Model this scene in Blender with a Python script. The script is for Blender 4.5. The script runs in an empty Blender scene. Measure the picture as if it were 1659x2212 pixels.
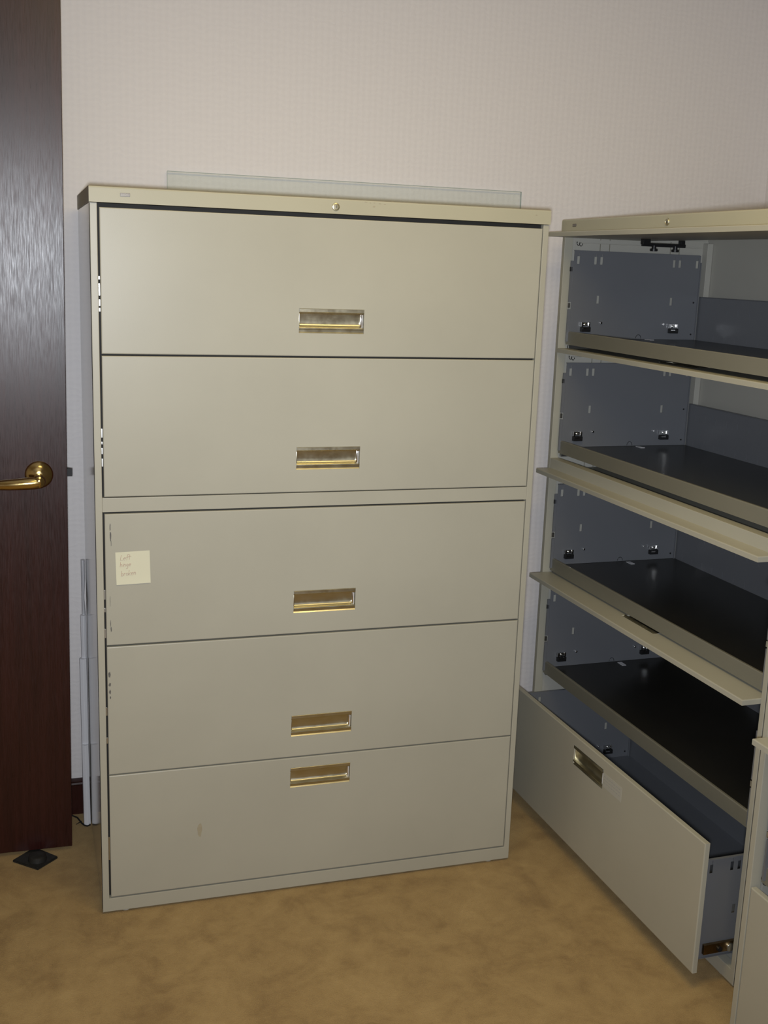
import bpy, bmesh, math, random
from mathutils import Vector, Matrix
random.seed(7)
S = bpy.context.scene
C = S.collection
PI = math.pi

# ------------------------------------------------------------------ materials
def new_mat(name):
    m = bpy.data.materials.new(name); m.use_nodes = True
    nt = m.node_tree; nt.nodes.clear()
    out = nt.nodes.new('ShaderNodeOutputMaterial')
    b = nt.nodes.new('ShaderNodeBsdfPrincipled')
    nt.links.new(b.outputs[0], out.inputs[0])
    return m, nt, b, out

def noise(nt, scale, detail=3, rough=0.5, vec=None, dist=0):
    n = nt.nodes.new('ShaderNodeTexNoise')
    n.inputs['Scale'].default_value = scale; n.inputs['Detail'].default_value = detail
    n.inputs['Roughness'].default_value = rough; n.inputs['Distortion'].default_value = dist
    if vec: nt.links.new(vec, n.inputs['Vector'])
    return n

def coords(nt, scale=(1, 1, 1), rot=(0, 0, 0), kind='Object'):
    t = nt.nodes.new('ShaderNodeTexCoord'); mp = nt.nodes.new('ShaderNodeMapping')
    mp.inputs['Scale'].default_value = scale; mp.inputs['Rotation'].default_value = rot
    nt.links.new(t.outputs[kind], mp.inputs['Vector'])
    return mp.outputs['Vector']

def ramp(nt, fac, stops):
    r = nt.nodes.new('ShaderNodeValToRGB')
    el = r.color_ramp.elements
    while len(el) < len(stops): el.new(0.5)
    for e, (p, c) in zip(el, stops):
        e.position = p; e.color = (c[0], c[1], c[2], 1)
    nt.links.new(fac, r.inputs['Fac'])
    return r.outputs['Color']

def bump(nt, b, height, strength, dist=0.01):
    bp = nt.nodes.new('ShaderNodeBump'); bp.inputs['Strength'].default_value = strength
    bp.inputs['Distance'].default_value = dist
    nt.links.new(height, bp.inputs['Height']); nt.links.new(bp.outputs[0], b.inputs['Normal'])

def painted(name, col, rough=0.5, var=0.04, scale=3.0, bstr=0.08, bscale=700, metal=0.0, spec=0.4):
    """painted steel: faint blotchy tone and orange peel"""
    m, nt, b, _ = new_mat(name)
    v = coords(nt)
    n = noise(nt, scale, 4, 0.55, v)
    lo = tuple(c * (1 - var) for c in col); hi = tuple(min(1, c * (1 + var)) for c in col)
    nt.links.new(ramp(nt, n.outputs['Fac'], [(0.3, lo), (0.7, hi)]), b.inputs['Base Color'])
    b.inputs['Roughness'].default_value = rough; b.inputs['Metallic'].default_value = metal
    b.inputs['Specular IOR Level'].default_value = spec
    if bstr:
        n2 = noise(nt, bscale, 2, 0.5, v)
        bump(nt, b, n2.outputs['Fac'], bstr, 0.001)
    return m

M = {}
M['putty'] = painted('putty_paint', (0.415, 0.402, 0.335), 0.36)
M['cap'] = painted('warm_lit_cap_paint', (0.43, 0.410, 0.310), 0.42)  # extra yellow puts the overhead lamp's warm light into the cap colour
M['putty_side'] = painted('glossy_putty_paint', (0.42, 0.41, 0.36), 0.09, bstr=0.0, spec=0.5)
M['putty_in'] = painted('putty_paint_inside', (0.43, 0.42, 0.375), 0.5)
M['slate'] = painted('slate_blue_paint', (0.150, 0.157, 0.172), 0.36, spec=0.5)
M['tray'] = painted('grey_brown_paint', (0.19, 0.182, 0.145), 0.36, spec=0.5)
M['tray_deck'] = painted('shaded_tray_paint', (0.022, 0.0215, 0.019), 0.28, 0.12, 6, spec=0.5)  # shade inside the openings painted into the deck colour
M['dark'] = painted('black_plastic', (0.012, 0.012, 0.013), 0.4, bstr=0.0)
M['chrome'] = painted('bright_steel', (0.75, 0.75, 0.75), 0.15, 0.05, metal=1.0, bstr=0.0)
M['rail'] = painted('zinc_rail', (0.55, 0.55, 0.53), 0.35, 0.08, 30, metal=1.0, bstr=0.0)
M['oily'] = painted('oily_brass_slide', (0.30, 0.22, 0.12), 0.3, 0.3, 60, metal=1.0, bstr=0.0)
M['badge'] = painted('badge_grey', (0.16, 0.145, 0.13), 0.4, metal=0.6, bstr=0.0)
M['badge_text'] = painted('badge_letters', (0.42, 0.40, 0.37), 0.4, bstr=0.0)
M['white_plastic'] = painted('white_plastic', (0.73, 0.73, 0.76), 0.35, 0.03, bstr=0.0)
M['cord'] = painted('black_cord', (0.012, 0.012, 0.014), 0.5, bstr=0.0)
M['paper'] = painted('pale_yellow_paper', (0.67, 0.655, 0.50), 0.7, 0.02, bstr=0.03)
M['ink'] = painted('faded_red_ink', (0.52, 0.36, 0.28), 0.7, bstr=0.0)
M['smudge'] = painted('dark_rub_mark', (0.13, 0.125, 0.115), 0.6, 0.3, 200, bstr=0.0)
M['stain'] = painted('tan_stain', (0.365, 0.325, 0.235), 0.5, 0.05, 120, bstr=0.0)
M['tape'] = painted('milky_tape', (0.45, 0.445, 0.40), 0.3, 0.03, bstr=0.0)
M['print'] = painted('grey_print', (0.37, 0.37, 0.36), 0.5, bstr=0.0)
M['rubber'] = painted('black_rubber', (0.018, 0.018, 0.017), 0.55, 0.3, 60, 0.2, 300)
M['gap'] = painted('gap_shade', (0.02, 0.019, 0.017), 0.7, bstr=0.0)  # near-black colour stands for shade in the gaps around the fronts

def brass(name, col, rough):
    m, nt, b, _ = new_mat(name)
    v = coords(nt, (3, 200, 200))
    n = noise(nt, 4, 3, 0.6, v)
    nt.links.new(ramp(nt, n.outputs['Fac'], [(0.3, [c * 0.88 for c in col]), (0.7, col)]), b.inputs['Base Color'])
    r = ramp(nt, noise(nt, 35, 3, 0.6, coords(nt)).outputs['Fac'], [(0.35, [rough] * 3), (0.7, [rough + 0.12] * 3)])
    nt.links.new(r, b.inputs['Roughness'])
    b.inputs['Metallic'].default_value = 1.0
    return m
M['pull'] = brass('worn_brass_pull', (0.62, 0.585, 0.45), 0.28)
M['brass'] = brass('polished_brass', (0.80, 0.62, 0.28), 0.12)

def mahogany(name, dark, light, rough):
    m, nt, b, _ = new_mat(name)
    v = coords(nt, (14, 14, 0.55))
    n = noise(nt, 5, 6, 0.6, v, 0.4)
    n2 = noise(nt, 40, 4, 0.6, coords(nt, (16, 16, 0.7)))
    mx = nt.nodes.new('ShaderNodeMix'); mx.data_type = 'FLOAT'; mx.inputs[0].default_value = 0.35
    nt.links.new(n.outputs['Fac'], mx.inputs[2]); nt.links.new(n2.outputs['Fac'], mx.inputs[3])
    nt.links.new(ramp(nt, mx.outputs[0], [(0.3, dark), (0.7, light)]), b.inputs['Base Color'])
    rr = ramp(nt, n2.outputs['Fac'], [(0.3, [rough - 0.06] * 3), (0.7, [rough + 0.08] * 3)])
    nt.links.new(rr, b.inputs['Roughness'])
    b.inputs['Specular IOR Level'].default_value = 0.5
    bump(nt, b, n2.outputs['Fac'], 0.06, 0.001)
    return m
M['mahogany'] = mahogany('mahogany_veneer', (0.018, 0.0042, 0.0035), (0.042, 0.010, 0.008), 0.33)

def wallpaper():
    """vinyl wallcovering with a fine regular diamond emboss"""
    m, nt, b, _ = new_mat('embossed_vinyl_wallpaper')
    v = coords(nt)
    n = noise(nt, 26, 4, 0.6, v)
    def math_(op, a, c=None):
        k = nt.nodes.new('ShaderNodeMath'); k.operation = op
        for q, x in enumerate((a, c)):
            if x is None: continue
            if isinstance(x, (int, float)): k.inputs[q].default_value = x
            else: nt.links.new(x, k.inputs[q])
        return k.outputs[0]
    sp = nt.nodes.new('ShaderNodeSeparateXYZ'); nt.links.new(v, sp.inputs[0])
    h = math_('ADD', sp.outputs['X'], sp.outputs['Y'])
    wob = math_('MULTIPLY', n.outputs['Fac'], 0.045)
    p = math_('ADD', math_('ADD', h, sp.outputs['Z']), wob)
    q = math_('SUBTRACT', math_('SUBTRACT', h, sp.outputs['Z']), wob)
    e = math_('MULTIPLY', math_('SINE', math_('MULTIPLY', p, 185.0)), math_('SINE', math_('MULTIPLY', q, 185.0)))
    e = math_('ADD', math_('MULTIPLY', e, 0.5), 0.5)
    hgt = math_('ADD', math_('MULTIPLY', e, 0.8), math_('MULTIPLY', n.outputs['Fac'], 0.35))
    nt.links.new(ramp(nt, hgt, [(0.2, (0.725, 0.69, 0.682)), (0.9, (0.752, 0.716, 0.705))]), b.inputs['Base Color'])
    b.inputs['Roughness'].default_value = 0.6; b.inputs['Specular IOR Level'].default_value = 0.3
    bump(nt, b, hgt, 0.4, 0.0015)
    return m
M['wall'] = wallpaper()

def carpet():
    m, nt, b, _ = new_mat('tan_cut_pile_carpet')
    v = coords(nt)
    n1 = noise(nt, 7, 5, 0.62, v, 0.6)
    n2 = noise(nt, 420, 3, 0.7, v)
    n3 = noise(nt, 26, 3, 0.6, v, 0.3)
    a = nt.nodes.new('ShaderNodeMix'); a.data_type = 'FLOAT'; a.inputs[0].default_value = 0.3
    nt.links.new(n1.outputs['Fac'], a.inputs[2]); nt.links.new(n3.outputs['Fac'], a.inputs[3])
    c = nt.nodes.new('ShaderNodeMix'); c.data_type = 'FLOAT'; c.inputs[0].default_value = 0.3
    nt.links.new(a.outputs[0], c.inputs[2]); nt.links.new(n2.outputs['Fac'], c.inputs[3])
    nt.links.new(ramp(nt, c.outputs[0], [(0.38, (0.30, 0.188, 0.068)), (0.5, (0.415, 0.275, 0.108)), (0.62, (0.49, 0.335, 0.14))]), b.inputs['Base Color'])
    b.inputs['Roughness'].default_value = 0.95; b.inputs['Specular IOR Level'].default_value = 0.1
    b.inputs['Sheen Weight'].default_value = 0.15
    bump(nt, b, n2.outputs['Fac'], 0.6, 0.006)
    return m
M['carpet'] = carpet()

def ceiling_mat():
    return painted('white_ceiling', (0.72, 0.70, 0.66), 0.9, 0.03, 40, 0.3, 120)
M['ceiling'] = ceiling_mat()

def glass():
    m = bpy.data.materials.new('greenish_sheet_glass'); m.use_nodes = True
    nt = m.node_tree; nt.nodes.clear()
    out = nt.nodes.new('ShaderNodeOutputMaterial')
    t = nt.nodes.new('ShaderNodeBsdfTransparent')
    g = nt.nodes.new('ShaderNodeBsdfGlossy'); g.inputs['Roughness'].default_value = 0.03
    fr = nt.nodes.new('ShaderNodeFresnel'); fr.inputs['IOR'].default_value = 1.5
    n = noise(nt, 3, 2, 0.5, coords(nt))
    nt.links.new(ramp(nt, n.outputs['Fac'], [(0.2, (0.982, 0.997, 0.982)), (0.8, (0.986, 0.998, 0.987))]), t.inputs['Color'])
    mx = nt.nodes.new('ShaderNodeMixShader')
    nt.links.new(fr.outputs[0], mx.inputs[0]); nt.links.new(t.outputs[0], mx.inputs[1]); nt.links.new(g.outputs[0], mx.inputs[2])
    nt.links.new(mx.outputs[0], out.inputs[0])
    return m
M['glass'] = glass()
M['glass_edge'] = painted('ground_glass_edge', (0.40, 0.46, 0.43), 0.4, bstr=0.0)

# ------------------------------------------------------------------ mesh helpers
class MB:
    def __init__(s): s.bm = bmesh.new(); s.mats = []
    def mi(s, m):
        if m not in s.mats: s.mats.append(m)
        return s.mats.index(m)
    def box(s, a, b, mat, bev=0.0, seg=2):
        bm2 = bmesh.new()
        bmesh.ops.create_cube(bm2, size=1.0)
        sc = [b[i] - a[i] for i in range(3)]; ce = [(a[i] + b[i]) / 2 for i in range(3)]
        for v in bm2.verts: v.co = Vector([v.co[i] * sc[i] + ce[i] for i in range(3)])
        if bev: bmesh.ops.bevel(bm2, geom=bm2.edges[:], offset=bev, segments=seg, affect='EDGES', profile=0.5)
        s.merge(bm2, mat)
    def merge(s, bm2, mat, M4=None):
        k = s.mi(mat)
        for f in bm2.faces: f.material_index = k
        if M4 is not None: bmesh.ops.transform(bm2, matrix=M4, verts=bm2.verts[:])
        me = bpy.data.meshes.new('tmp'); bm2.to_mesh(me); bm2.free()
        s.bm.from_mesh(me); bpy.data.meshes.remove(me)
    def poly(s, pts, mat):
        f = s.bm.faces.new([s.bm.verts.new(p) for p in pts]); f.material_index = s.mi(mat); return f
    def prism(s, prof, axis, a, b, mat, bev=0):
        """closed 2D profile extruded along an axis (0 x, 1 y, 2 z)"""
        o = [i for i in range(3) if i != axis]
        bm2 = bmesh.new()
        def mk(t):
            r = []
            for p in prof:
                c = [0, 0, 0]; c[axis] = t; c[o[0]] = p[0]; c[o[1]] = p[1]; r.append(bm2.verts.new(c))
            return r
        A, B = mk(a), mk(b)
        bm2.faces.new(A); bm2.faces.new(B[::-1])
        n = len(prof)
        for i in range(n): bm2.faces.new([A[i], B[i], B[(i + 1) % n], A[(i + 1) % n]])
        bmesh.ops.recalc_face_normals(bm2, faces=bm2.faces[:])
        if bev: bmesh.ops.bevel(bm2, geom=bm2.edges[:], offset=bev, segments=2, affect='EDGES')
        s.merge(bm2, mat)
    def cyl(s, c, r, h, mat, axis='z', seg=24, r2=None, bev=0):
        bm2 = bmesh.new()
        bmesh.ops.create_cone(bm2, cap_ends=True, segments=seg, radius1=r, radius2=r if r2 is None else r2, depth=h)
        if bev: bmesh.ops.bevel(bm2, geom=[e for e in bm2.edges if abs(e.verts[0].co.z - e.verts[1].co.z) < 1e-6], offset=bev, segments=2, affect='EDGES')
        R = {'z': Matrix(), 'y': Matrix.Rotation(PI / 2, 4, 'X'), 'x': Matrix.Rotation(PI / 2, 4, 'Y')}[axis]
        s.merge(bm2, mat, Matrix.Translation(c) @ R)
    def lathe(s, prof, c, mat, axis='y', seg=40):
        bm2 = bmesh.new()
        rings = []
        for r, h in prof:
            if r < 1e-6: rings.append([bm2.verts.new((0, 0, h))])
            else: rings.append([bm2.verts.new((r * math.cos(2 * PI * k / seg), r * math.sin(2 * PI * k / seg), h)) for k in range(seg)])
        for A, B in zip(rings, rings[1:]):
            for k in range(seg):
                j = (k + 1) % seg
                if len(A) == 1 and len(B) == 1: continue
                if len(A) == 1: bm2.faces.new([A[0], B[k], B[j]])
                elif len(B) == 1: bm2.faces.new([A[k], A[j], B[0]])
                else: bm2.faces.new([A[k], A[j], B[j], B[k]])
        bmesh.ops.recalc_face_normals(bm2, faces=bm2.faces[:])
        R = {'z': Matrix(), 'y': Matrix.Rotation(PI / 2, 4, 'X')}[axis]     # local +z -> world -y
        s.merge(bm2, mat, Matrix.Translation(c) @ R)
    def tube(s, pts, r, mat, seg=8, flat=None):
        """round tube along a polyline; r number or list"""
        P = [Vector(p) for p in pts]; n = len(P)
        rr = r if isinstance(r, (list, tuple)) else [r] * n
        bm2 = bmesh.new(); rings = []
        up = Vector((0.13, 0.21, 0.97)).normalized()
        for i in range(n):
            t = (P[min(i + 1, n - 1)] - P[max(i - 1, 0)]).normalized()
            if abs(t.dot(up)) > 0.96: a = t.cross(Vector((1, 0, 0))).normalized()
            else: a = t.cross(up).normalized()
            b = t.cross(a)
            rings.append([bm2.verts.new(P[i] + (a * math.cos(2 * PI * k / seg) + b * math.sin(2 * PI * k / seg)) * rr[i]) for k in range(seg)])
        for A, B in zip(rings, rings[1:]):
            for k in range(seg): bm2.faces.new([A[k], A[(k + 1) % seg], B[(k + 1) % seg], B[k]])
        bm2.faces.new(rings[0]); bm2.faces.new(rings[-1][::-1])
        bmesh.ops.recalc_face_normals(bm2, faces=bm2.faces[:])
        s.merge(bm2, mat)
    def sheet(s, axis, pos, thick, ra, rb, holes, mat):
        """thin sheet with rectangular holes; axis = normal (0 or 1); a = other horizontal axis, b = z"""
        a_s = sorted({ra[0], ra[1], *[h[0] for h in holes], *[h[1] for h in holes]})
        b_s = sorted({rb[0], rb[1], *[h[2] for h in holes], *[h[3] for h in holes]})
        inh = lambda i, j: any(h[0] - 1e-7 <= (a_s[i] + a_s[i + 1]) / 2 <= h[1] + 1e-7 and h[2] - 1e-7 <= (b_s[j] + b_s[j + 1]) / 2 <= h[3] + 1e-7 for h in holes)
        bm2 = bmesh.new(); V = {}
        def vv(i, j):
            if (i, j) not in V:
                c = [0, 0, b_s[j]]; c[axis] = pos; c[1 - axis] = a_s[i]; V[i, j] = bm2.verts.new(c)
            return V[i, j]
        for i in range(len(a_s) - 1):
            for j in range(len(b_s) - 1):
                if not inh(i, j): bm2.faces.new([vv(i, j), vv(i + 1, j), vv(i + 1, j + 1), vv(i, j + 1)])
        r = bmesh.ops.extrude_face_region(bm2, geom=bm2.faces[:])
        d = [0, 0, 0]; d[axis] = thick
        bmesh.ops.translate(bm2, verts=[e for e in r['geom'] if isinstance(e, bmesh.types.BMVert)], vec=d)
        bmesh.ops.recalc_face_normals(bm2, faces=bm2.faces[:])
        s.merge(bm2, mat)
    def build(s, name, parent=None, smooth=True, loc=None, rot=None):
        me = bpy.data.meshes.new(name); s.bm.to_mesh(me); s.bm.free()
        for m in s.mats: me.materials.append(m)
        if smooth:
            for p in me.polygons: p.use_smooth = True
            try: me.set_sharp_from_angle(angle=math.radians(35))
            except Exception: pass
        o = link(name, me, parent, loc, rot)
        if smooth: weighted(o)
        return o

def weighted(o):
    wn = o.modifiers.new('face_weighted_normals', 'WEIGHTED_NORMAL'); wn.keep_sharp = True; wn.weight = 100

def link(name, me, parent=None, loc=None, rot=None):
    o = bpy.data.objects.new(name, me); C.objects.link(o)
    if parent: o.parent = parent
    if loc: o.location = loc
    if rot: o.rotation_euler = rot
    return o
def tag(o, label, cat, group=None):
    o['label'] = label; o['category'] = cat
    if group: o['group'] = group
    return o
def thing(name, label, cat, loc, rz=0, group=None):
    o = bpy.data.objects.new(name, None); C.objects.link(o)
    o.location = loc; o.rotation_euler = (0, 0, rz)
    return tag(o, label, cat, group)
def struct(o): o['kind'] = 'structure'; return o

# ------------------------------------------------------------------ room shell
WX0, WX1, WY0, WY1, WZ = -2.3, 2.2, -2.6, 3.085, 2.62
def slab(name, a, b, mat):
    m = MB(); m.box(a, b, mat); return struct(m.build(name, smooth=False))
slab('floor', (WX0 - 0.1, WY0 - 0.1, -0.1), (WX1 + 0.1, WY1 + 0.1, 0.0), M['carpet'])
slab('ceiling', (WX0 - 0.1, WY0 - 0.1, WZ), (WX1 + 0.1, WY1 + 0.1, WZ + 0.1), M['ceiling'])
slab('wall_back', (WX0 - 0.1, WY1, 0), (WX1 + 0.1, WY1 + 0.1, WZ), M['wall'])
slab('wall_right', (WX1, WY0, 0), (WX1 + 0.1, WY1, WZ), M['wall'])
slab('wall_left', (WX0 - 0.1, WY0, 0), (WX0, WY1, WZ), M['wall'])
slab('wall_front', (WX0 - 0.1, WY0 - 0.1, 0), (WX1 + 0.1, WY0, WZ), M['wall'])
prof = [(0, 0), (0, 0.088), (-0.003, 0.092), (-0.0015, 0.097), (-0.004, 0.101), (0.004, 0.1055), (0.013, 0.1055), (0.013, 0)]
m = MB(); m.prism([(WY1 - 0.013 + a, z) for a, z in prof], 0, WX0, WX1, M['mahogany']); struct(m.build('baseboard_back'))
m = MB(); m.prism([(WX1 - 0.013 + a, z) for a, z in prof], 1, WY0, WY1 - 0.014, M['mahogany']); struct(m.build('baseboard_right'))

# ------------------------------------------------------------------ open mahogany door at the left
DX0, DX1, DY0, DY1 = -0.82, 0.0905, 2.873, 2.917
m = MB(); m.box((DX0, DY0, 0.011), (DX1, DY1, 2.135), M['mahogany'], 0.0015)
door = struct(m.build('door_1'))
m = MB()
kx, kz = 0.0235, 1.0235
m.lathe([(0, 0.018), (0.006, 0.018), (0.013, 0.0172), (0.016, 0.0150), (0.020, 0.0145), (0.026, 0.0115), (0.031, 0.0065), (0.0335, 0.003), (0.034, 0)], (kx, DY0, kz), M['brass'])
rose = m.build('handle_rose', door)
m = MB()
m.lathe([(0.0125, 0.0), (0.0125, 0.026), (0.0145, 0.031), (0.0155, 0.040), (0.0155, 0.050), (0.0135, 0.056), (0.008, 0.0595), (0, 0.060)], (kx - 0.001, DY0 - 0.012, kz - 0.006), M['brass'], seg=32)
pts = [(kx + 0.004, DY0 - 0.056, kz - 0.008), (kx - 0.012, DY0 - 0.059, kz - 0.0095), (kx - 0.04, DY0 - 0.060, kz - 0.0115), (kx - 0.07, DY0 - 0.058, kz - 0.0135), (kx - 0.094, DY0 - 0.053, kz - 0.015), (kx - 0.099, DY0 - 0.050, kz - 0.0155)]
m.tube(pts, [0.0150, 0.0155, 0.0145, 0.0133, 0.0122, 0.0085], M['brass'], 16)
m.build('lever_handle', door)
m = MB(); m.prism([(DX1 - 0.001, DY0 + 0.008), (DX1 + 0.013, DY0 + 0.008), (DX1 + 0.013, DY0 + 0.013), (DX1 - 0.001, DY0 + 0.026)], 2, 1.017, 1.036, M['cord'])
m.build('latch_bolt', door)
door.rotation_euler = (0, math.radians(0.58), 0)      # the leaf hangs a little out of plumb

# floor-mounted door stop under the door's front face
t = thing('door_stop', 'black rubber floor door stop on a square plate under the dark door', 'door stop', (-0.002, 2.838, 0), math.radians(-38))
m = MB(); m.prism([(-0.050, -0.034), (0.036, -0.042), (0.046, 0.030), (-0.040, 0.046)], 2, 0, 0.007, M['rubber'], 0.002); m.build('base_plate', t)
m = MB(); m.lathe([(0.024, 0.006), (0.0225, 0.014), (0.0215, 0.019), (0.018, 0.0215), (0, 0.022)], (0.008, -0.006, 0), M['rubber'], 'z'); m.build('bumper', t)

# ------------------------------------------------------------------ lateral file cabinets
W, D, H = 1.067, 0.485, 1.702
X0, X1 = 0.0195, 1.0505                    # door span
DZ = [(1.3495, 1.6585), (1.0315, 1.3455), (0.6830, 0.9925), (0.3625, 0.6790), (0.0435, 0.3595)]
HZ = [(1.4020, 1.4575), (1.0852, 1.1385), (0.7350, 0.7900), (0.4168, 0.4712), (0.2805, 0.3327)]
HX0, HX1 = 0.4575, 0.6118
SHELF = [1.3765, 1.0630, 0.7100, 0.3890]   # roll-out shelf surfaces
SHTOP = [0.0185, 0.0190, 0.0195, 0.0190]
TH = 0.0125

def carcass(par):
    P = M['putty']; Q = M['putty_in']
    m = MB()
    for s in (0, 1):
        xa, xb = (0, 0.0016) if s == 0 else (W - 0.0016, W)
        m.box((xa, 0.001, 0.005), (xb, D, 1.668), M['putty_side'])                                   # side sheet
        ua, ub = (0, 0.0155) if s == 0 else (W - 0.0145, W)
        m.box((ua, 0, 0.005), (ub, 0.026, 1.668), P, 0.0018)                           # front upright
        ra, rb = (0.0016, 0.010) if s == 0 else (W - 0.010, W - 0.0016)
        m.box((ra, 0.035, 0.02), (rb, 0.036, 1.66), Q)
        ia, ib = (0.0080, 0.0090) if s == 0 else (W - 0.0090, W - 0.0080)
        m.box((ia, 0.026, 0.02), (ib, D - 0.012, 1.66), Q)                             # inner liner
        for vy in (0.115, 0.145, 0.345, 0.375):                                        # pressed seams in the liner
            ja, jb = (ib, ib + 0.0006) if s == 0 else (ia - 0.0006, ia)
            m.box((ja, vy, 0.03), (jb, vy + 0.002, 1.655), M['tray'])
    m.box((0.0016, D - 0.010, 0.02), (W - 0.0016, D - 0.0085, 1.668), Q)                # back sheet
    m.box((0.009, D - 0.030, 0.05), (0.034, D - 0.011, 1.655), Q, 0.002)                # back corner posts
    m.box((W - 0.034, D - 0.030, 0.05), (W - 0.009, D - 0.011, 1.655), Q, 0.002)
    m.box((0.0016, 0.026, 0.028), (W - 0.0016, D - 0.010, 0.030), Q)                    # bottom pan
    m.build('carcass', par)
    m = MB(); m.box((0.0, -0.0002, 0.005), (W, 0.024, 0.0400), P, 0.0018); m.build('base_rail', par)
    m = MB(); m.box((0.0150, 0, 0.9965), (W - 0.0140, 0.030, 1.0295), P, 0.0018); m.build('middle_rail', par)
    for gx in (0.055, W - 0.055):
        for gy in (0.015, D - 0.04):
            m = MB(); m.cyl((gx, gy, 0.003), 0.011, 0.006, M['putty_in'], 'z', 16, bev=0.001); m.build('levelling_foot', par)

def cap(par):
    m = MB()
    y0 = -0.004
    prof = [(y0, 1.6685), (y0, 1.697), (y0 + 0.0012, 1.7005), (y0 + 0.0045, 1.702), (D, 1.702), (D, 1.6685)]
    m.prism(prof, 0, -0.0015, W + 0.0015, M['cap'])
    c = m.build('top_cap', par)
    # maker's badge and lock
    m = MB(); m.box((0.0635, y0 - 0.0014, 1.6822), (0.0838, y0 + 0.001, 1.6893), M['badge'], 0.0005)
    b = m.build('maker_badge', c)
    cu = bpy.data.curves.new('badge_lettering', 'FONT'); cu.body = 'HON'; cu.size = 0.0072; cu.align_x = 'CENTER'; cu.align_y = 'CENTER'; cu.extrude = 0.0001
    to = bpy.data.objects.new('badge_lettering_source', cu); C.objects.link(to)
    bpy.context.view_layer.update()
    me = bpy.data.meshes.new_from_object(to.evaluated_get(bpy.context.evaluated_depsgraph_get()))
    bpy.data.objects.remove(to); bpy.data.curves.remove(cu)
    me.transform(Matrix.Translation((0.0737, y0 - 0.0015, 1.6857)) @ Matrix.Rotation(PI / 2, 4, 'X') @ Matrix.Diagonal((1.1, 0.8, 1, 1)))
    mb = MB(); mb.bm.from_mesh(me); mb.mi(M['badge_text']); bpy.data.meshes.remove(me)
    # lettering belongs to the badge mesh
    bm = bmesh.new(); bm.from_mesh(b.data); tmp = bpy.data.meshes.new('t'); mb.bm.to_mesh(tmp); mb.bm.free()
    n0 = len(bm.faces); bm.from_mesh(tmp); bm.faces.ensure_lookup_table()
    for f in bm.faces[n0:]: f.material_index = 1
    bm.to_mesh(b.data); bm.free(); b.data.materials.append(M['badge_text']); bpy.data.meshes.remove(tmp)
    m = MB()
    m.lathe([(0.0088, 0), (0.0088, 0.0012), (0.0080, 0.0026), (0.0066, 0.0030), (0.0060, 0.0018), (0.0056, 0.0024), (0.0, 0.0028)], (0.5365, y0, 1.6838), M['pull'], seg=28)
    m.box((0.5359, y0 - 0.0031, 1.6805), (0.5371, y0 - 0.002, 1.6868), M['dark'])
    m.build('lock', c)
    return c

DOORMESH = {}
def front_mesh(k, kind):
    """door or drawer front with a pocket for its pull; origin at bottom edge, front face at y = 0"""
    if (k, kind) in DOORMESH: return DOORMESH[k, kind]
    h = DZ[k][1] - DZ[k][0]; za, zb = HZ[k][0] - DZ[k][0], HZ[k][1] - DZ[k][0]
    m = MB(); P = M['putty']; e = 0.0022
    xs = [X0 + e, HX0, HX1, X1 - e]; zs = [e, za, zb, h - e]
    bm2 = bmesh.new()
    V = {(i, j): bm2.verts.new((xs[i], 0, zs[j])) for i in range(4) for j in range(4)}
    for i in range(3):
        for j in range(3):
            if (i, j) != (1, 1): bm2.faces.new([V[i, j], V[i + 1, j], V[i + 1, j + 1], V[i, j + 1]])
    def rect(x0, x1, z0, z1, y): return [bm2.verts.new(p) for p in ((x0, y, z0), (x1, y, z0), (x1, y, z1), (x0, y, z1))]
    prev = None
    # rounded rim: front boundary -> mid -> side -> back
    R = [rect(X0 + e, X1 - e, e, h - e, 0.0), rect(X0 + e * 0.29, X1 - e * 0.29, e * 0.29, h - e * 0.29, e * 0.29), rect(X0, X1, 0, h, e), rect(X0, X1, 0, h, TH)]
    for A, B in zip(R, R[1:]):
        for i in range(4): bm2.faces.new([A[i], B[i], B[(i + 1) % 4], A[(i + 1) % 4]])
    bm2.faces.new(R[-1])
    # pocket walls
    Q0 = rect(HX0, HX1, za, zb, 0.0); Q1 = rect(HX0, HX1, za, zb, TH - 0.001)
    for i in range(4): bm2.faces.new([Q0[i], Q1[i], Q1[(i + 1) % 4], Q0[(i + 1) % 4]])
    bmesh.ops.remove_doubles(bm2, verts=bm2.verts[:], dist=1e-5)
    bmesh.ops.recalc_face_normals(bm2, faces=bm2.faces[:])
    m.merge(bm2, P)
    me = bpy.data.meshes.new(kind); m.bm.to_mesh(me); m.bm.free(); me.materials.append(P)
    for p in me.polygons: p.use_smooth = False
    DOORMESH[k, kind] = me
    return me

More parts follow.
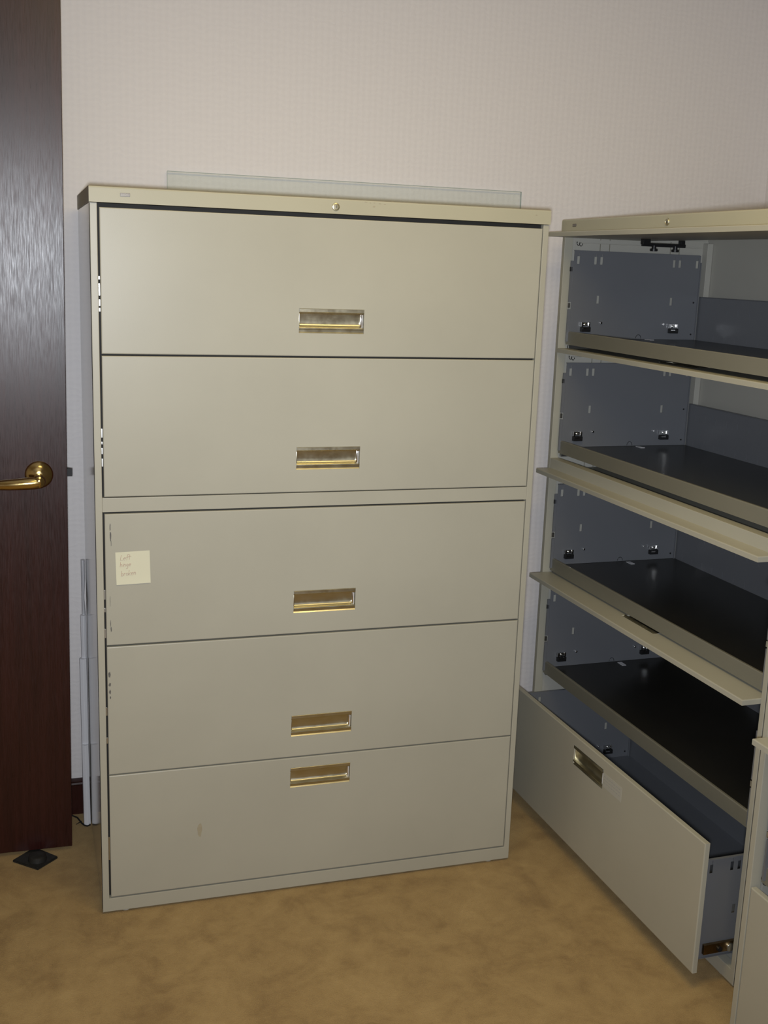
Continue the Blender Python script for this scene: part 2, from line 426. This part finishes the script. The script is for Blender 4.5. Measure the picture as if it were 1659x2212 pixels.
PULL = {}
def pull_mesh(k):
    if k in PULL: return PULL[k]
    za, zb = HZ[k][0] - DZ[k][0], HZ[k][1] - DZ[k][0]; hh = zb - za
    d = 0.0105
    # (y, z) profile of the pull seen from its end, from the top down: flange, step, scoop, two ridges, flange
    pr = [(-0.0006, 1.0), (-0.0016, 0.985), (-0.0016, 0.86), (0.0004, 0.84), (0.0012, 0.80), (0.0070, 0.77), (0.0086, 0.66), (0.0094, 0.5), (d - 0.0007, 0.40),
          (0.0088, 0.315), (0.0055, 0.265), (0.0008, 0.235), (-0.0014, 0.222), (-0.0016, 0.205), (-0.0004, 0.193), (-0.0004, 0.183), (-0.0014, 0.172), (-0.0012, 0.155), (0.0012, 0.135), (0.0018, 0.05), (-0.0004, 0.0)]
    m = MB(); xa, xb = HX0 + 0.0004, HX1 - 0.0004
    L = [(y, za + z * hh) for y, z in pr]
    bm2 = bmesh.new()
    A = [bm2.verts.new((xa, y, z)) for y, z in L]; B = [bm2.verts.new((xb, y, z)) for y, z in L]
    for i in range(len(L) - 1): bm2.faces.new([A[i], A[i + 1], B[i + 1], B[i]])
    bmesh.ops.recalc_face_normals(bm2, faces=bm2.faces[:])
    for f in bm2.faces:
        if f.normal.y > 0: f.normal_flip()
    m.merge(bm2, M['pull'])
    # pale plastic end caps filling both ends of the scoop
    for s in (0, 1):
        x0, x1 = (xb - 0.0075, xb) if s else (xa, xa + 0.0022)
        m.box((x0, 0.0030, za + 0.25 * hh), (x1, d, za + 0.80 * hh), M['chrome'] if s else M['pull'], 0.0008)
        if s: m.box((xb - 0.0042, 0.0010, za + 0.24 * hh), (xb - 0.0030, 0.006, za + 0.78 * hh), M['white_plastic'])
    me = bpy.data.meshes.new('recessed_pull'); m.bm.to_mesh(me); m.bm.free()
    for mt in m.mats: me.materials.append(mt)
    for p in me.polygons: p.use_smooth = True
    me.set_sharp_from_angle(angle=math.radians(40))
    PULL[k] = me
    return me

def front(par, k, name, loc=None, rot=None, mesh=None):
    o = link(name, mesh or front_mesh(k, name), par, loc or (0, -0.001, DZ[k][0]), rot)
    link('recessed_pull', pull_mesh(k), o)
    return o

def plate_holes(z0, top):
    """slots of a side plate: (y0, y1, z0, z1); y measured from the plate front"""
    hs = []
    for v in (0.014, 0.068, 0.087, 0.324, 0.343, 0.401):
        hs.append((v - 0.0041, v + 0.0041, z0 + 0.206, z0 + 0.227))
        hs.append((v + 0.0014, v + 0.0026, z0 + 0.226, z0 + 0.236))
    for v in (0.084, 0.324): hs.append((v - 0.0040, v + 0.0040, z0 + 0.098, z0 + 0.120))
    return hs

def side_plate(par, x, y0, z0, name='side_plate', inward=1):
    top = z0 + 0.242
    m = MB()
    m.sheet(0, x, 0.0012 * inward, (y0, y0 + 0.412), (z0, top), [(y0 + a, y0 + b, c, d) for a, b, c, d in plate_holes(z0, top)], M['slate'])
    m.box((min(x, x - 0.006 * inward), y0 + 0.002, top - 0.0012), (max(x, x - 0.006 * inward), y0 + 0.41, top + 0.0012), M['slate'])     # folded top
    # stepped front flange
    m.box((x - 0.004 * inward if inward > 0 else x, y0 - 0.008, z0 - 0.01), (x if inward > 0 else x + 0.004, y0 + 0.001, z0 + 0.080), M['slate'])
    m.box((x - 0.004 * inward if inward > 0 else x, y0 - 0.008, z0 + 0.100), (x if inward > 0 else x + 0.004, y0 + 0.001, z0 + 0.214), M['slate'])
    xx = sorted((x, x - 0.0045 * inward))
    m.box((xx[0], y0 - 0.0088, z0 + 0.185), (xx[1], y0 - 0.002, z0 + 0.197), M['dark'])
    m.box((xx[0], y0 - 0.0088, z0 + 0.084), (xx[1], y0 - 0.002, z0 + 0.097), M['rail'])
    # rolled rear edge with rivets
    m.box((min(x, x + 0.006 * inward), y0 + 0.411, z0), (max(x, x + 0.006 * inward), y0 + 0.4135, top - 0.02), M['slate'])
    for zz in (z0 + 0.016, z0 + 0.108):
        m.cyl((x + 0.0014 * inward, y0 + 0.400, zz), 0.0026, 0.0016, M['dark'], 'x', 12)
    # studs, half-round opening at the foot
    for v in (0.098, 0.302): m.cyl((x + 0.004 * inward, y0 + v, z0 + 0.044), 0.0032, 0.007, M['chrome'], 'x', 12, bev=0.0008)
    bm2 = bmesh.new()
    ring = [(y0 + 0.225 + 0.0085 * math.cos(PI * t / 12), z0 + 0.002 + 0.0105 * math.sin(PI * t / 12)) for t in range(13)]
    m.tube([(x + 0.0013 * inward, a, b) for a, b in ring], 0.0008, M['dark'], 6); bm2.free()
    return m.build(name, par)

def clip(par, x, y, z, inward=1):
    """spring clip for the hanging rail: bright bracket over a black block"""
    m = MB()
    a, b = sorted((x + 0.001 * inward, x + 0.013 * inward))
    m.box((a, y - 0.0145, z - 0.014), (b, y + 0.0145, z - 0.0005), M['dark'], 0.0015)
    a, b = sorted((x + 0.001 * inward, x + 0.010 * inward))
    m.box((a, y - 0.014, z), (b, y - 0.009, z + 0.013), M['chrome'], 0.001)
    m.box((a, y + 0.009, z), (b, y + 0.014, z + 0.013), M['chrome'], 0.001)
    a, b = sorted((x + 0.001 * inward, x + 0.006 * inward))
    m.box((a, y - 0.014, z + 0.002), (b, y + 0.014, z + 0.012), M['chrome'], 0.001)
    a, b = sorted((x + 0.004 * inward, x + 0.0095 * inward))
    m.cyl(((a + b) / 2, y, z + 0.006), 0.0042, 0.006, M['rail'], 'x', 12, bev=0.0008)
    a, b = sorted((x + 0.012 * inward, x + 0.0136 * inward))
    m.box((a, y - 0.011, z - 0.006), (b, y + 0.003, z - 0.0035), M['chrome'])
    m.build('rail_clip', par)

def tray(par, k, surf, full=True):
    """roll-out shelf with front lip, side plates and a slotted back plate"""
    T = M['tray']; y0 = 0.020
    top = surf + SHTOP[k]; bot = surf - 0.0185
    m = MB()
    m.box((0.026, y0 + 0.009, surf - 0.0015), (1.041, 0.442, surf), M['tray_deck'])
    prof = [(y0, bot), (y0, top - 0.003), (y0 + 0.002, top), (y0 + 0.007, top), (y0 + 0.0085, top - 0.003), (y0 + 0.0085, surf), (y0 + 0.012, surf), (y0 + 0.012, bot)]
    m.prism(prof, 0, 0.0225, 1.0445, T)
    m.cyl((0.0215, y0 + 0.006, bot + 0.006), 0.0052, 0.004, M['dark'], 'x', 14)
    m.cyl((1.0455, y0 + 0.006, bot + 0.006), 0.0052, 0.004, M['dark'], 'x', 14)
    t = m.build('roll_out_shelf', par)
    side_plate(t, 0.0345, 0.022, surf + 0.0005, 'side_plate', 1)
    side_plate(t, 1.0325, 0.022, surf + 0.0005, 'side_plate', -1)
    holes = []
    for q in range(19):
        u = 0.0745 + 0.0515 * q
        holes.append((u - 0.0008, u + 0.0008, surf + 0.078, surf + 0.097))
        holes.append((u - 0.0008, u + 0.0008, surf + 0.005, surf + 0.022))
    m = MB(); m.sheet(1, 0.4395, 0.0012, (0.0365, 1.0305), (surf, surf + 0.1245), holes, M['slate'])
    m.box((0.0365, 0.4395, surf + 0.1235), (1.0305, 0.447, surf + 0.1255), M['slate'])
    m.build('back_plate', t)
    for x, inw in ((0.0357, 1), (1.0313, -1)):
        for y in (0.069, 0.357): clip(t, x, y, surf + 0.033, inw)
    m = MB(); m.box((0.047, 0.262, surf), (0.075, 0.276, surf + 0.0012), M['white_plastic']); m.build('stop_tab', t)
    for xa in (0.0145, 1.0445):   # telescoping slides under the shelf
        m = MB(); m.box((xa, 0.03, surf - 0.030), (xa + 0.008, 0.44, surf - 0.021), M['rail'], 0.001)
        m.build('shelf_slide', t)
    return t

def lifted(par, k, vprot, ztop):
    o = front(par, k, 'flipper_door', (0, -vprot, ztop), (-PI / 2, 0, 0))
    return o

def door_gear(door_obj, k):
    """the equaliser bar with its rollers hanging under a lifted door; door coordinates: z runs back, y runs down"""
    m = MB()
    m.box((0.178, TH + 0.010, 0.20), (0.186, TH + 0.019, 0.335), M['dark'], 0.0012)
    m.box((0.174, TH, 0.20), (0.190, TH + 0.014, 0.222), M['dark'], 0.0012)
    m.box((0.174, TH, 0.318), (0.190, TH + 0.012, 0.330), M['dark'], 0.0012)
    g = m.build('equaliser_bar', door_obj)
    for z in (0.238, 0.305):
        m = MB()
        m.cyl((0.182, TH + 0.021, z), 0.006, 0.010, M['dark'], 'y', 16)
        m.cyl((0.182, TH + 0.028, z), 0.0105, 0.006, M['dark'], 'y', 20, bev=0.001)
        m.build('roller', door_obj)

def coil(par, x, y, z):
    pts = [(x + 0.0045 * math.cos(t * 0.9), y + 0.0012 * t, z + 0.0045 * math.sin(t * 0.9) - 0.0003 * t) for t in range(16)]
    m = MB(); m.tube(pts, 0.0010, M['dark'], 6); m.build('door_spring', par)

def door_tracks(par, k, z):
    for xa in (0.0095, W - 0.0215):
        m = MB()
        m.prism([(xa, z - 0.026), (xa + 0.012, z - 0.026), (xa + 0.012, z - 0.0245), (xa + 0.0012, z - 0.0245), (xa + 0.0012, z - 0.016), (xa, z - 0.016)], 1, 0.05, D - 0.04, M['putty_in'])
        m.build('door_track', par)

def drawer(par, k, pull_out):
    """bottom drawer: front, side plates, bottom, back, slides"""
    f = front(par, k, 'drawer', (0, -pull_out, DZ[k][0]), None, front_mesh(k, 'drawer_front'))
    z0 = 0.068 - DZ[k][0]; y0 = 0.022
    m = MB(); m.box((0.030, TH, z0 - 0.0015), (1.037, 0.440, z0), M['slate']); m.build('drawer_bottom', f)
    side_plate(f, 0.0345, y0, z0, 'side_plate', 1)
    side_plate(f, 1.0325, y0, z0, 'side_plate', -1)
    m = MB(); m.box((0.030, 0.4395, z0), (1.037, 0.4410, z0 + 0.1245), M['slate']); m.build('back_plate', f)
    for x, inw in ((0.0357, 1), (1.0313, -1)):
        for y in (0.069, 0.357): clip(f, x, y, z0 + 0.033, inw)
    for s, xa in ((1, 0.0225), (-1, 1.0365)):
        m = MB()
        m.box((xa, 0.03, z0 + 0.012), (xa + 0.008, 0.43, z0 + 0.036), M['oily'], 0.001)
        cx = xa + 0.004 - s * 0.004
        m.cyl((cx, 0.128, z0 + 0.026), 0.016, 0.010, M['oily'], 'x', 24, bev=0.001)
        m.cyl((cx - s * 0.004, 0.128, z0 + 0.026), 0.0075, 0.008, M['chrome'], 'x', 18, bev=0.001)
        m.cyl((cx, 0.098, z0 + 0.022), 0.010, 0.009, M['rail'], 'x', 20, bev=0.001)
        m.cyl((cx, 0.070, z0 + 0.022), 0.006, 0.009, M['dark'], 'x', 18)
        m.build('drawer_slide', f)
    return f

def open_cabinet(par, prot, drawer_out):
    carcass(par); cap(par)
    tops = [1.6665, 1.3472, 1.0003, 0.6857]
    for k in range(4):
        o = lifted(par, k, prot[k], tops[k])
        if k == 0: door_gear(o, k)
        door_tracks(par, k, tops[k])
        tray(par, k, SHELF[k])
    coil(par, 0.016, 0.036, 1.640); coil(par, 0.016, 0.036, 1.321)
    return drawer(par, 4, drawer_out)

# --- closed cabinet against the back wall -------------------------------------------------
A0 = (0.148, 2.538, 0)
A = thing('file_cabinet', 'tall closed beige lateral file cabinet of five fronts, facing the camera beside the dark door', 'file cabinet', A0, 0, 'beige lateral file cabinets')
carcass(A); capA = cap(A)

def blot(m, cx, cz, w, h, mat, seed, y=-0.0003):
    r = random.Random(seed); n = 11
    pts = []
    for i in range(n):
        a = 2 * PI * i / n; q = 0.7 + 0.45 * r.random()
        pts.append((cx + w / 1.4 * q * math.cos(a), y, cz + h / 2 * q * math.sin(a)))
    m.poly(pts, mat)

def with_marks(k, marks, kind):
    base = front_mesh(k, kind); me = base.copy()
    m = MB(); m.mats = [M['putty']]; m.bm.from_mesh(me)
    for (cx, cz, w, h, mat, seed) in marks: blot(m, cx, cz - DZ[k][0], w, h, M[mat], seed)
    nf = bmesh.ops
    m.bm.to_mesh(me); m.bm.free()
    for mt in m.mats[1:]: me.materials.append(mt)
    return me
mk = {
    2: [(0.0312, 0.962, 0.0018, 0.020, 'smudge', 1), (0.0318, 0.942, 0.0024, 0.026, 'smudge', 2), (0.0330, 0.925, 0.0010, 0.016, 'smudge', 3),
        (0.0292, 0.737, 0.0012, 0.020, 'smudge', 4), (0.0300, 0.722, 0.0020, 0.012, 'smudge', 5), (0.0285, 0.79, 0.0008, 0.03, 'smudge', 6)],
    3: [(0.0245, 0.612, 0.0045, 0.017, 'smudge', 7), (0.0250, 0.588, 0.0040, 0.010, 'smudge', 8), (0.0252, 0.570, 0.0036, 0.012, 'smudge', 9), (0.0258, 0.556, 0.0022, 0.008, 'smudge', 10)],
    4: [(0.2330, 0.194, 0.0095, 0.036, 'stain', 11)],
}
for k in range(5):
    nm = 'flipper_door' if k < 4 else 'drawer'
    front(A, k, nm, None, None, with_marks(k, mk[k], nm) if k in mk else front_mesh(k, nm))
# chips on the cap edge
me = capA.data; m = MB(); m.mats = [M['cap']]; m.bm.from_mesh(me)
for i, (cx, cz, w, h) in enumerate([(0.607, 1.6975, 0.006, 0.002), (0.617, 1.696, 0.003, 0.002), (0.627, 1.6965, 0.004, 0.0018), (0.640, 1.6955, 0.005, 0.0022), (0.651, 1.6945, 0.005, 0.002), (0.626, 1.6885, 0.005, 0.005), (1.03, 1.6885, 0.004, 0.003)]):
    blot(m, cx, cz, w, h, M['stain'], 40 + i, y=-0.0043)
m.bm.to_mesh(me); m.bm.free()
for mt in m.mats[1:]: me.materials.append(mt)
# steel hinge and slide ends showing in the left-hand gap
for (za, zb) in ((1.440, 1.448), (1.452, 1.466), (1.474, 1.500), (1.508, 1.515), (1.10, 1.118), (1.128, 1.142), (1.150, 1.156), (1.165, 1.185), (0.792, 0.815), (0.762, 0.772), (0.700, 0.722), (0.51, 0.53), (0.44, 0.455), (0.14, 0.20)):
    m = MB(); m.box((0.0157, 0.004, za), (0.0192, 0.012, zb), M['rail'], 0.0004)
    m.build('hinge_link', A)
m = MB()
m.box((0.0157, 0.0142, 0.0415), (W - 0.0147, 0.0155, 1.6675), M['gap']); m.build('gap_shade_sheet', A)  # added dark sheet that paints the shade behind the closed fronts

# --- open cabinet along the right-hand side ------------------------------------------------
tb = math.radians(-88.96)
B0 = Vector((1.4614, 2.9612, 0)); bw = Vector((math.cos(tb), math.sin(tb), 0)); bn = Vector((math.sin(tb), -math.cos(tb), 0))
B = thing('file_cabinet', 'open beige lateral file cabinet with lifted doors, slate-blue shelf plates and bottom drawer pulled out', 'file cabinet', B0, tb, 'beige lateral file cabinets')
dB = open_cabinet(B, [0.054, 0.003, 0.045, 0.045], 0.100)
# sticker beside the pull of the pulled-out drawer
m = MB(); fz = DZ[4][0]
m.box((0.614, -0.0004, 0.2885 - fz), (0.704, 0.0, 0.3265 - fz), M['tape'])
for q in range(3):
    for j in range(7):
        m.box((0.618 + j * 0.0118, -0.0006, 0.3175 - q * 0.0085 - fz), (0.618 + j * 0.0118 + 0.0085, -0.0003, 0.3195 - q * 0.0085 - fz), M['print'])
m.build('clear_sticker', dB, smooth=False)

# --- third cabinet, nearer, cut by the right edge -------------------------------------------
C0 = B0 + bw * 1.208 + bn * 0.112
Cc = thing('file_cabinet', 'nearest open beige file cabinet at the right edge, standing slightly forward of its neighbour', 'file cabinet', C0, tb, 'beige lateral file cabinets')
open_cabinet(Cc, [0.038, 0.038, 0.040, 0.038], 0.001)

# ------------------------------------------------------------------ sheet of glass behind the closed cabinet
m = MB(); gh = 1.7780
m.box((0, 0, 0), (1.0, 0.006, gh), M['glass'])
e = M['glass_edge']
m.box((0, 0, gh), (1.0, 0.006, gh + 0.0012), e); m.box((-0.0008, 0, 0), (0, 0.006, gh), e); m.box((1.0, 0, 0), (1.0008, 0.006, gh), e)
g = m.build('glass_sheet', smooth=False, loc=(0.3765, 3.040, 0.0), rot=(math.radians(-1.0), 0, 0))
tag(g, 'clear greenish glass sheet standing behind the closed cabinet, its top edge showing', 'glass sheet')

# ------------------------------------------------------------------ white cable cover behind the closed cabinet
cv = thing('cable_cover', 'white plastic cable cover in stepped lengths standing between dark door and closed cabinet', 'cable cover', (0.1375, 3.000, 0.004))
def channel(x0, x1, y, z0, z1, dx, bulge=0.006, waist=None):
    """a strip folded along its middle; leans by dx at the top"""
    m = MB(); bm2 = bmesh.new(); n = 14
    prof = [(0, 0.006), (0.06, 0.001), (0.45, -bulge), (0.55, -bulge), (0.94, 0.001), (1, 0.006), (0.9, 0.010), (0.1, 0.010)]
    rings = []
    for i in range(n + 1):
        t = i / n; z = z0 + (z1 - z0) * t
        s = dx * (z / 0.76)
        sq = 1.0
        if waist: sq = 1 - 0.38 * math.exp(-((z - waist) / 0.025) ** 2)
        w = (x1 - x0) * sq
        rings.append([bm2.verts.new((x0 + s + p[0] * w, y + p[1] + 0.022 * (z / 0.76), z)) for p in prof])
    for a, b in zip(rings, rings[1:]):
        for q in range(len(prof)): bm2.faces.new([a[q], a[(q + 1) % len(prof)], b[(q + 1) % len(prof)], b[q]])
    bm2.faces.new(rings[0]); bm2.faces.new(rings[-1][::-1])
    bmesh.ops.recalc_face_normals(bm2, faces=bm2.faces[:])
    m.merge(bm2, M['white_plastic'])
    return m
channel(-0.0098, 0.0092, -0.004, 0.0, 0.235, -0.004, 0.004).build('cover_section', cv)
channel(-0.0100, 0.0095, 0.005, 0.005, 0.480, -0.002, 0.004).build('cover_section', cv)
channel(-0.0055, 0.0095, 0.012, 0.008, 0.600, 0.0, 0.004).build('cover_section', cv)
channel(-0.0010, 0.0095, 0.019, 0.010, 0.752, 0.0, 0.004, waist=0.655).build('cover_section', cv)
m = MB()
m.tube([(0.066, 3.066, 0.006), (0.098, 3.060, 0.004), (0.112, 3.044, 0.0035), (0.1215, 3.010, 0.0035), (0.1290, 2.9935, 0.0035), (0.1360, 2.9885, 0.0035), (0.1430, 2.992, 0.0035), (0.1445, 3.028, 0.0035), (0.172, 3.048, 0.0035), (0.20, 3.058, 0.0035)], 0.0022, M['cord'])
m.tube([(0.122, 3.021, 0.003), (0.113, 3.012, 0.003), (0.107, 3.006, 0.003)], [0.0015, 0.0012, 0.0008], M['cord'])
tag(m.build('power_cord'), 'thin black cord on the carpet around the foot of the white cable cover', 'cord')

# ------------------------------------------------------------------ sticky note
m = MB(); bm2 = bmesh.new(); N = 8
nw = 0.0765
G = [[bm2.verts.new((nw * i / N, -0.0004 - 0.0016 * max(0, (0.35 - j / N)) ** 2 * 6, -nw + nw * j / N)) for j in range(N + 1)] for i in range(N + 1)]
for i in range(N):
    for j in range(N): bm2.faces.new([G[i][j], G[i + 1][j], G[i + 1][j + 1], G[i][j + 1]])
bmesh.ops.recalc_face_normals(bm2, faces=bm2.faces[:])
m.merge(bm2, M['paper'])
note = m.build('sticky_note', loc=(A0[0] + 0.0418, A0[1] - 0.0011, 0.9035), rot=(0, math.radians(-1.3), 0))
tag(note, 'pale yellow sticky note with faint red handwriting on the closed cabinet\'s third front', 'sticky note')
def ink(strokes, ox, oz, s):
    for st in strokes:
        pts = [(ox + x * s, -0.0012, oz + y * s) for x, y in st]
        if len(pts) == 2: pts.insert(1, tuple((a + b) / 2 for a, b in zip(*pts)))
        hw.tube(pts, 0.00042, M['ink'], 5)
def arc(cx, cy, rx, ry, a0, a1, n=9): return [(cx + rx * math.cos(math.radians(a0 + (a1 - a0) * i / n)), cy + ry * math.sin(math.radians(a0 + (a1 - a0) * i / n))) for i in range(n + 1)]
GL = {   # x-height 1
    'L': ([[(0.15, 2.0), (0.0, 0.0), (0.8, 0.1)]], 1.1),
    'e': ([[(0.05, 0.5), (0.8, 0.6)] + arc(0.42, 0.5, 0.4, 0.5, 15, 310)], 1.0),
    'f': ([arc(0.6, 1.6, 0.3, 0.4, 20, 180) + [(0.25, -0.2)], [(-0.05, 0.95), (0.75, 1.05)]], 0.8),
    't': ([[(0.35, 1.9), (0.3, 0.0)], [(-0.1, 1.1), (0.9, 1.2)]], 1.0),
    'h': ([[(0.05, 2.0), (0.0, 0.0)], [(0.02, 0.6)] + arc(0.35, 0.6, 0.3, 0.4, 140, 0) + [(0.65, 0.0)]], 0.95),
    'i': ([[(0.1, 0.95), (0.1, 0.0)], [(0.1, 1.4), (0.14, 1.5)]], 0.45),
    'n': ([[(0.0, 1.0), (0.0, 0.0)], [(0.0, 0.55)] + arc(0.33, 0.55, 0.3, 0.42, 140, 0) + [(0.65, 0.0)]], 0.95),
    'g': ([arc(0.35, 0.5, 0.33, 0.45, 30, 390) + [(0.66, 0.6), (0.62, -0.5)] + arc(0.35, -0.6, 0.28, 0.3, 0, -160)], 0.95),
    'b': ([[(0.05, 2.0), (0.05, 0.0)], arc(0.38, 0.45, 0.35, 0.45, 170, -170)], 0.95),
    'r': ([[(0.05, 1.0), (0.05, 0.0)], [(0.05, 0.55)] + arc(0.4, 0.55, 0.32, 0.4, 150, 50)], 0.75),
    'o': ([arc(0.4, 0.5, 0.36, 0.48, 90, 450)], 0.95),
    'k': ([[(0.08, 2.0), (0.0, 0.0)], [(0.65, 1.05), (0.05, 0.45), (0.7, 0.0)]], 0.9),
}
hw = MB()
for word, ox, oz, s in (('Left', 0.0105, -0.0190, 0.0062), ('hinge', 0.0095, -0.0345, 0.0058), ('broken', 0.0110, -0.0560, 0.0062)):
    x = 0
    for ch in word:
        st, adv = GL[ch]
        ink([[(px + x + 0.12 * py, py + 0.05 * x) for px, py in q] for q in st], ox, oz, s)
        x += adv
hw.build('handwriting', note)

# ------------------------------------------------------------------ light
def area(name, loc, target, size, power, col, sy=None):
    l = bpy.data.lights.new(name, 'AREA'); l.energy = power; l.color = col
    l.shape = 'RECTANGLE' if sy else 'DISK'; l.size = size
    if sy: l.size_y = sy
    o = bpy.data.objects.new(name, l); C.objects.link(o); o.location = loc
    d = Vector(target) - Vector(loc); o.rotation_euler = d.to_track_quat('-Z', 'Y').to_euler()
    return o
area('ceiling_light', (0.70, 1.40, 2.58), (0.70, 1.40, 0), 1.1, 14.5, (1.0, 0.77, 0.33), 0.6)
area('ceiling_light_rear', (0.1, -1.0, 2.58), (0.1, -1.0, 0), 1.2, 15, (1.0, 0.93, 0.80), 0.6)
fl = area('camera_flash', (-0.01, -0.02, 1.53), (0.72, 2.6, 1.32), 0.06, 19.5, (0.88, 0.93, 1.0))
fl.data.spread = math.radians(115)
w = bpy.data.worlds.new('World'); S.world = w; w.use_nodes = True
w.node_tree.nodes['Background'].inputs[0].default_value = (1, 0.95, 0.9, 1); w.node_tree.nodes['Background'].inputs[1].default_value = 0.02

# ------------------------------------------------------------------ camera
f, pitch, roll, hc, yaw = 2438.6, 0.2145, 0.0364, 1.5581, -0.3145
fw = Vector((0, math.cos(pitch), -math.sin(pitch))); r0 = Vector((1, 0, 0)); u0 = r0.cross(fw)
r = r0 * math.cos(roll) + u0 * math.sin(roll); u = -r0 * math.sin(roll) + u0 * math.cos(roll)
R3 = Matrix((r, u, -fw)).transposed().to_4x4()
cam = bpy.data.cameras.new('Camera'); co = bpy.data.objects.new('Camera', cam); C.objects.link(co)
cam.sensor_fit = 'VERTICAL'; cam.sensor_height = 36.0; cam.sensor_width = 27.0; cam.lens = f / 2212 * 36
cam.clip_start = 0.02
co.matrix_world = Matrix.Translation((0, 0, hc)) @ Matrix.Rotation(yaw, 4, 'Z') @ R3
S.camera = co
S.view_settings.view_transform = 'Standard'
S.view_settings.exposure = 0.0
